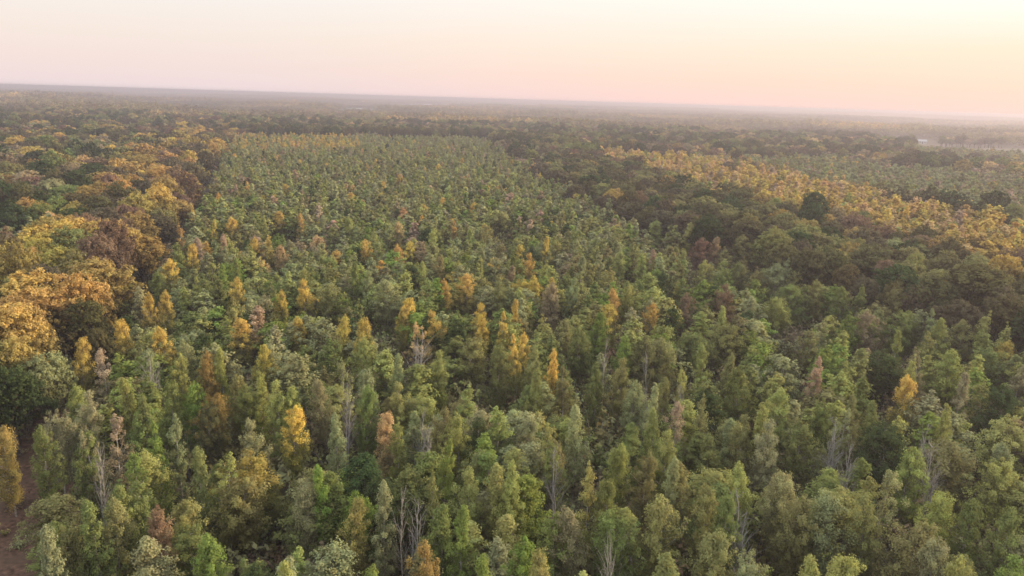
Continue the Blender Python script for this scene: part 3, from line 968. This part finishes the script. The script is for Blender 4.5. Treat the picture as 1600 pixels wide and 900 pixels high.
def label_all():
    TH = np.array([(t['x'], t['y'], 11.0 if t['kind'] != 'spreading_tree' else 15.0) for t in THINGS])
    px = pix(TH)
    for t, p in zip(THINGS, px):
        t['px'] = p
    marks = []
    for x, y, kind, phrase in LANDMARKS:
        best = min((i for i, t in enumerate(THINGS) if t['kind'] == kind and t['listed'] and not t.get('mark')), key=lambda i: (px[i][0] - x) ** 2 + (px[i][1] - y) ** 2)
        THINGS[best]['mark'] = phrase
        marks.append(best)
    groups = {}
    for i, t in enumerate(THINGS):
        word = 'pale leafless' if t['kind'] == 'bare_tree' else K[t['colour']][2] + ' ' + SHAPEWORD[t['shape']]
        t['words'] = word
        if t.get('mark'):
            t['label'] = word + ' ' + NOUN[t['kind']] + ', ' + t['mark']
            continue
        m = min(marks, key=lambda j: (px[i][0] - px[j][0]) ** 2 + (1.6 * (px[i][1] - px[j][1])) ** 2)
        dx, dy = px[i][0] - px[m][0], 1.6 * (px[i][1] - px[m][1])
        rel = ('right of' if dx > 0 else 'left of') if abs(dx) > abs(dy) else ('in front of' if dy > 0 else 'behind')
        groups.setdefault((word, NOUN[t['kind']], rel, m), []).append((dx * dx + dy * dy, i))
    for (word, noun, rel, m), v in groups.items():
        v.sort()
        for k, (_, i) in enumerate(v):
            o = '' if len(v) == 1 else ORD[min(k, len(ORD) - 1)] + ' '
            THINGS[i]['label'] = f"{o}{word} {noun} {rel} {THINGS[m]['mark']}"


label_all()


# ------------------------------------------------------------------ single trees as objects
def jig(c, i, amt=0.14):
    r = random.Random(i * 7919 + 3)
    k = 1 + r.uniform(-amt, amt)
    return tuple(max(0.0, v * k * (1 + r.uniform(-0.07, 0.07))) for v in c)


PROTO = {}
for i, t in enumerate(THINGS):
    kind = t['kind']
    key = (kind if kind in ('bare_tree', 'spreading_tree') else 'young', t['shape'])
    pool = SHN[t['shape']] if key[0] == 'young' else OLDN if kind == 'spreading_tree' else BAREN[t['shape']]
    trunk_me, crown_me = pool[t['v'] % len(pool)]
    root = bpy.data.objects.new(kind, None)
    root.empty_display_size = 0.5
    root.location = (t['x'], t['y'], 0)
    root.rotation_euler = (rnd.gauss(0, 0.035), rnd.gauss(0, 0.035), t['rot'])
    root.scale = t['sc']
    root['label'] = t['label']
    root['category'] = 'tree'
    root['group'] = GROUP[kind]
    COL.objects.link(root)
    if key not in PROTO:
        a = bpy.data.objects.new('trunk', trunk_me)
        b = bpy.data.objects.new('branches' if kind == 'bare_tree' else 'crown', crown_me)
        PROTO[key] = (a, b)
    else:
        a, b = (o.copy() for o in PROTO[key])
        a.data, b.data = trunk_me, crown_me
    a.parent = root
    b.parent = root
    COL.objects.link(a)
    COL.objects.link(b)
    if kind != 'bare_tree':
        base, tip, _ = K[t['colour']]
        b['leaf_colour'] = jig(base, i)
        b['tip_colour'] = jig(tip, i)


# ------------------------------------------------------------------ the rest of the stands: one object each
def scatter(name, protos, pts, idx, rot, scl, leaf, tip):
    pc = bpy.data.collections.new(name + '_kinds')
    for i, me in enumerate(protos):
        o = bpy.data.objects.new(f'{name}_kind_{i:03d}', me)
        pc.objects.link(o)
    me = mesh_from(name, pts, attrs={
        'kind_index': ('INT', np.asarray(idx, np.int32)), 'turn': ('FLOAT', np.asarray(rot, np.float32)), 'size': ('FLOAT_VECTOR', scl),
        'leaf_colour': ('FLOAT_VECTOR', leaf), 'tip_colour': ('FLOAT_VECTOR', tip)})
    o = bpy.data.objects.new(name, me)
    COL.objects.link(o)
    o['kind'] = 'stuff'
    ng = bpy.data.node_groups.new(name, 'GeometryNodeTree')
    ng.interface.new_socket('Geometry', in_out='INPUT', socket_type='NodeSocketGeometry')
    ng.interface.new_socket('Geometry', in_out='OUTPUT', socket_type='NodeSocketGeometry')
    L = ng.links.new
    gi, go = ng.nodes.new('NodeGroupInput'), ng.nodes.new('NodeGroupOutput')
    ci = ng.nodes.new('GeometryNodeCollectionInfo')
    ci.inputs['Collection'].default_value = pc
    ci.inputs['Separate Children'].default_value = True
    ci.inputs['Reset Children'].default_value = True
    ip = ng.nodes.new('GeometryNodeInstanceOnPoints')
    ip.inputs['Pick Instance'].default_value = True

    def at(nm, typ):
        n = ng.nodes.new('GeometryNodeInputNamedAttribute')
        n.data_type = typ
        n.inputs['Name'].default_value = nm
        return n.outputs['Attribute']
    cx = ng.nodes.new('ShaderNodeCombineXYZ')
    L(at('turn', 'FLOAT'), cx.inputs['Z'])
    e2r = ng.nodes.new('FunctionNodeEulerToRotation')
    L(cx.outputs[0], e2r.inputs[0])
    L(gi.outputs[0], ip.inputs['Points'])
    L(ci.outputs[0], ip.inputs['Instance'])
    L(at('kind_index', 'INT'), ip.inputs['Instance Index'])
    L(e2r.outputs[0], ip.inputs['Rotation'])
    L(at('size', 'FLOAT_VECTOR'), ip.inputs['Scale'])
    L(ip.outputs[0], go.inputs[0])
    md = o.modifiers.new('scatter', 'NODES')
    md.node_group = ng
    return o


def jitcols(cols, which, amt=0.16):
    a = np.array([K[c][which] for c in cols])
    return a * rng.uniform(1 - amt, 1 + amt, (len(a), 1)) * rng.uniform(0.93, 1.07, a.shape)


# plantation and young stands
order = list(SHAPES)
y0 = [joined_mesh('young_near', young(700 + 13 * i + j, s, 170, 26, 0.27), BARK) for i, s in enumerate(order) for j in range(3)]
y1 = [joined_mesh('young_far', young(800 + 13 * i + j, s, 90, 12, 0.56, False), BARK) for i, s in enumerate(order) for j in range(3)]
d = np.array([math.hypot(t[0], t[1]) for t in STUFF_YOUNG])
idx = [(0 if dd < 210 else len(y0)) + order.index(t[3]) * 3 + rng.integers(3) for t, dd in zip(STUFF_YOUNG, d)]
scatter('young_trees', y0 + y1, np.array([(t[0], t[1], 0) for t in STUFF_YOUNG]), idx, rng.random(len(d)) * 6.283, np.array([t[4] for t in STUFF_YOUNG]),
        jitcols([t[2] for t in STUFF_YOUNG], 0), jitcols([t[2] for t in STUFF_YOUNG], 1))

o1 = [joined_mesh('old_far', spreading(900 + i, 28, (9, 16), 0.72), DARKBARK) for i in range(5)]
scatter('old_woods', o1, np.array([(t[0], t[1], 0) for t in STUFF_OLD]), rng.integers(0, 5, len(STUFF_OLD)), rng.random(len(STUFF_OLD)) * 6.283, np.array([t[3] for t in STUFF_OLD]),
        jitcols([t[2] for t in STUFF_OLD], 0), jitcols([t[2] for t in STUFF_OLD], 1))


# undergrowth: twiggy brown bushes and brambles between the stems
def shrub(seed):
    r = np.random.default_rng(seed)
    k = 26
    C = r.normal(size=(k, 3)) * np.array((0.8, 0.8, 0.5)) + np.array((0, 0, 0.9))
    C[:, 2] = np.abs(C[:, 2])
    g = Geo()
    for c in C[::2]:
        g.tube(bez(np.array((c[0] * 0.3, c[1] * 0.3, -0.1)), c + np.array((0, 0, 0.5)), 0, 3, r, 0.05), (0.03, 0.02, 0.008), 3)
    return g.out(), leaves(r, C, 0.25 + 0.3 * r.random(k), 12, 0.27, np.clip(C[:, 2] / 2.2, 0, 1), C * np.array((0, 0, 0.5)))


sh = [joined_mesh('shrub', shrub(40 + i), BARK) for i in range(5)]
P = lattice(-150, 170, 36, 300, 2.0, 0.45)
td = track_dist(P)
P = P[wedge(P) & ((td > -0.6) | (rng.random(len(P)) < 0.10))]
P = P[(rng.random(len(P)) < 0.82)]
small = np.where(track_dist(P) < 1.5, 0.45, 1.0)[:, None]
s = small * rng.uniform(0.7, 2.1, (len(P), 1)) * np.concatenate([np.ones((len(P), 2)), rng.uniform(0.7, 1.5, (len(P), 1))], 1)
cs = rng.choice(['rust', 'brown', 'tan', 'olive', 'green', 'dolive', 'sage'], len(P), p=[0.08, 0.16, 0.16, 0.22, 0.10, 0.14, 0.14])
scatter('undergrowth', sh, np.concatenate([P, np.zeros((len(P), 1))], 1), rng.integers(0, 5, len(P)), rng.random(len(P)) * 6.283, s, jitcols(cs, 0), jitcols(cs, 1))


# far woods: tiles of crowns, coarser with distance
def wood_tile(seed, size, spacing, quad, nq, palette):
    r = np.random.default_rng(seed)
    g = np.arange(-size / 2 + spacing / 2, size / 2, spacing)
    X, Y = np.meshgrid(g, g)
    P = np.stack([X, Y], -1).reshape(-1, 2)
    P = P + r.uniform(-0.45, 0.45, P.shape) * spacing
    Vs, cols, var = [], [], []
    for x, y in P:
        H = r.uniform(9, 17)
        rad = spacing * r.uniform(0.5, 0.72)
        c = np.array(K[palette[r.integers(len(palette))]][0]) * 0.6 + np.array(K[palette[r.integers(len(palette))]][1]) * 0.4
        c = c * r.uniform(0.75, 1.25)
        dd = r.normal(size=(nq, 3))
        dd /= np.linalg.norm(dd, axis=1)[:, None]
        dd[:, 2] = np.abs(dd[:, 2]) * 1.1 - 0.1
        C = np.array((x, y, H * 0.55)) + dd * np.array((rad, rad, H * 0.45)) * r.uniform(0.75, 1.05, (nq, 1))
        v, f, vv = leaves(r, C, np.full(nq, quad * 0.5), 2, quad, np.ones(nq), np.tile(np.array((x, y, H * 0.3)), (nq, 1)))
        Vs.append(v)
        var.append(vv)
        cols.append(np.tile(np.append(c, 1), (len(v), 1)))
    V = np.concatenate(Vs)
    return mesh_from('wood_tile', V, np.arange(len(V)).reshape(-1, 4), mats=[FARLEAF], attrs={'col': ('FLOAT_COLOR', np.concatenate(cols)), 'var': ('FLOAT_COLOR', np.concatenate(var))})


MIXA = ['brown', 'dolive', 'olive', 'rust', 'brown', 'tan', 'green', 'olive']
MIXB = ['rust', 'orange', 'ochre', 'brown', 'olive', 'tan', 'amber', 'rust']
MIXC = ['dark', 'dolive', 'brown', 'olive', 'dolive', 'brown', 'tan']
tiles, tp, ti, tr_, ts, tc = [], [], [], [], [], []
rings = [(1000, 2600, 64.0, 9.0, 1.9, 26), (2600, 6000, 160.0, 13.0, 4.2, 12), (6000, 15500, 400.0, 26.0, 9.5, 10)]
for ri, (d0, d1, size, sp, quad, nq) in enumerate(rings):
    base = len(tiles)
    tiles += [wood_tile(1200 + ri * 20 + i, size, sp, quad, nq, (MIXA, MIXB, MIXC)[i % 3]) for i in range(6)]
    g = np.arange(-d1, d1, size * 0.97)
    X, Y = np.meshgrid(g, np.arange(0, d1, size * 0.97))
    Q = np.stack([X, Y], -1).reshape(-1, 2)
    dist = np.hypot(Q[:, 0], Q[:, 1])
    Q = Q[(dist >= d0 - size * 0.3) & (dist < d1 + size * 0.3) & (np.abs(Q[:, 0]) < 0.78 * Q[:, 1] + size)]
    bad = np.zeros(len(Q), bool)
    for f in FARFIELDS:
        for dx, dy in ((0, 0), (-.32, 0), (.32, 0), (0, -.32), (0, .32)):
            bad |= inside(f, Q + np.array((dx, dy)) * size)
    Q = Q[~bad]
    w1, w2, w3 = waves(Q, 420 * (1 + ri), 60 + ri), waves(Q, 260 * (1 + ri), 70 + ri), waves(Q, 700 * (1 + ri), 80 + ri)
    pick = np.where(w1 > 0.35, 1, np.where(w2 > 0.3, 2, 0))
    # slight rolling relief far away
    relief = np.clip((np.hypot(Q[:, 0], Q[:, 1]) - 1300) / 2500, 0, 1) * (5.0 * waves(Q, 800, 91) + 6.0 * waves(Q, 2600, 92)) - 1.0
    for q, k, z, a in zip(Q, pick, relief, w3):
        tp.append((q[0], q[1], z))
        ti.append(base + int(k) + 3 * int(rng.integers(2)))
        tr_.append(rng.integers(4) * math.pi / 2)
        ts.append((1, 1, rng.uniform(0.75, 1.15) * (1 + 0.38 * a)))
        tc.append(np.array((1.1, 1.0, 0.96)) * (1.0 + 0.22 * a) * rng.uniform(0.75, 1.25))
scatter('far_woods', tiles, np.array(tp), ti, tr_, np.array(ts), np.array(tc), np.array(tc))


# ------------------------------------------------------------------ far buildings
def prism(name, V, F, m, parent):
    me = bpy.data.meshes.new(name)
    me.from_pydata(V, [], F)
    me.materials.append(m)
    o = bpy.data.objects.new(name, me)
    o.parent = parent
    COL.objects.link(o)
    return o


def house(px, py, wid, dep, hgt, roof, name, label, cat, turn):
    P = ray_at(px, py, 0)
    root = bpy.data.objects.new(name, None)
    root.location = (P[0], P[1], -0.2)
    root.rotation_euler = (0, 0, turn)
    root['label'], root['category'] = label, cat
    COL.objects.link(root)
    a, b = wid / 2, dep / 2
    prism('walls', [(-a, -b, 0), (a, -b, 0), (a, b, 0), (-a, b, 0), (-a, -b, hgt), (a, -b, hgt), (a, b, hgt), (-a, b, hgt), (-a, 0, hgt + roof), (a, 0, hgt + roof)],
          [(0, 1, 5, 4), (2, 3, 7, 6), (1, 2, 6, 9, 5), (3, 0, 4, 8, 7)], WHITE, root)
    e, o = 0.5, 0.12
    prism('roof', [(-a - e, -b - e, hgt - e * roof / b + o), (a + e, -b - e, hgt - e * roof / b + o), (a + e, 0, hgt + roof + o), (-a - e, 0, hgt + roof + o), (a + e, b + e, hgt - e * roof / b + o), (-a - e, b + e, hgt - e * roof / b + o),
                   (-a - e, -b - e, hgt - e * roof / b + o + .2), (a + e, -b - e, hgt - e * roof / b + o + .2), (a + e, 0, hgt + roof + o + .2), (-a - e, 0, hgt + roof + o + .2), (a + e, b + e, hgt - e * roof / b + o + .2), (-a - e, b + e, hgt - e * roof / b + o + .2)],
          [(0, 1, 2, 3), (3, 2, 4, 5), (6, 7, 8, 9), (9, 8, 10, 11), (0, 1, 7, 6), (5, 4, 10, 11), (0, 6, 9, 3), (3, 9, 11, 5), (1, 7, 8, 2), (2, 8, 10, 4)], TIN, root)
    for k in (-0.55, 0.0, 0.55):
        x, w, h0, h1 = k * a, wid * 0.06, hgt * 0.35, hgt * 0.75
        prism('window' if k else 'door', [(x - w, -b - 0.06, h0 if k else 0), (x + w, -b - 0.06, h0 if k else 0), (x + w, -b - 0.06, h1), (x - w, -b - 0.06, h1), (x - w, -b + .05, h0 if k else 0), (x + w, -b + .05, h0 if k else 0), (x + w, -b + .05, h1), (x - w, -b + .05, h1)],
              [(0, 1, 2, 3), (0, 4, 5, 1), (1, 5, 6, 2), (2, 6, 7, 3), (3, 7, 4, 0)], GLASS, root)


house(1394, 220.5, 9, 7, 3.2, 2.4, 'farmhouse', 'small white farmhouse in the haze behind the dark brown trees', 'house', 0.3)
house(1440, 224, 12, 8, 3.2, 2.4, 'shed', 'low pale shed at the edge of the pale field', 'shed', -0.2)
house(561, 172.5, 15, 10, 4.0, 2.6, 'barn', 'white barn in the nearer clearing beyond the dark treeline', 'barn', 0.15)
house(669, 166.5, 44, 20, 8.0, 4.0, 'barn', 'long white barn far off just below the horizon', 'barn', 0.05)

# ------------------------------------------------------------------ haze
HX, HY0, HY1, HZ0, HZ1 = 15900.0, -1400.0, 21000.0, -4.0, CAM_H + 2.0
hv = [(x, y, z) for z in (HZ0, HZ1) for y in (HY0, HY1) for x in (-HX, HX)]
hm = bpy.data.meshes.new('haze')
hm.from_pydata(hv, [], [(0, 2, 3, 1), (4, 5, 7, 6), (0, 1, 5, 4), (2, 6, 7, 3), (0, 4, 6, 2), (1, 3, 7, 5)])
hmat, ht, hout = mat('haze_air')
pv = N(ht, 'ShaderNodeVolumePrincipled')
pv.inputs['Color'].default_value = (0.57, 0.535, 0.61, 1)
pv.inputs['Density'].default_value = 0.00038
pv.inputs['Anisotropy'].default_value = 0.35
ht.links.new(pv.outputs[0], hout.inputs['Volume'])
hm.materials.append(hmat)
ho = bpy.data.objects.new('haze', hm)
COL.objects.link(ho)
ho['kind'] = 'stuff'
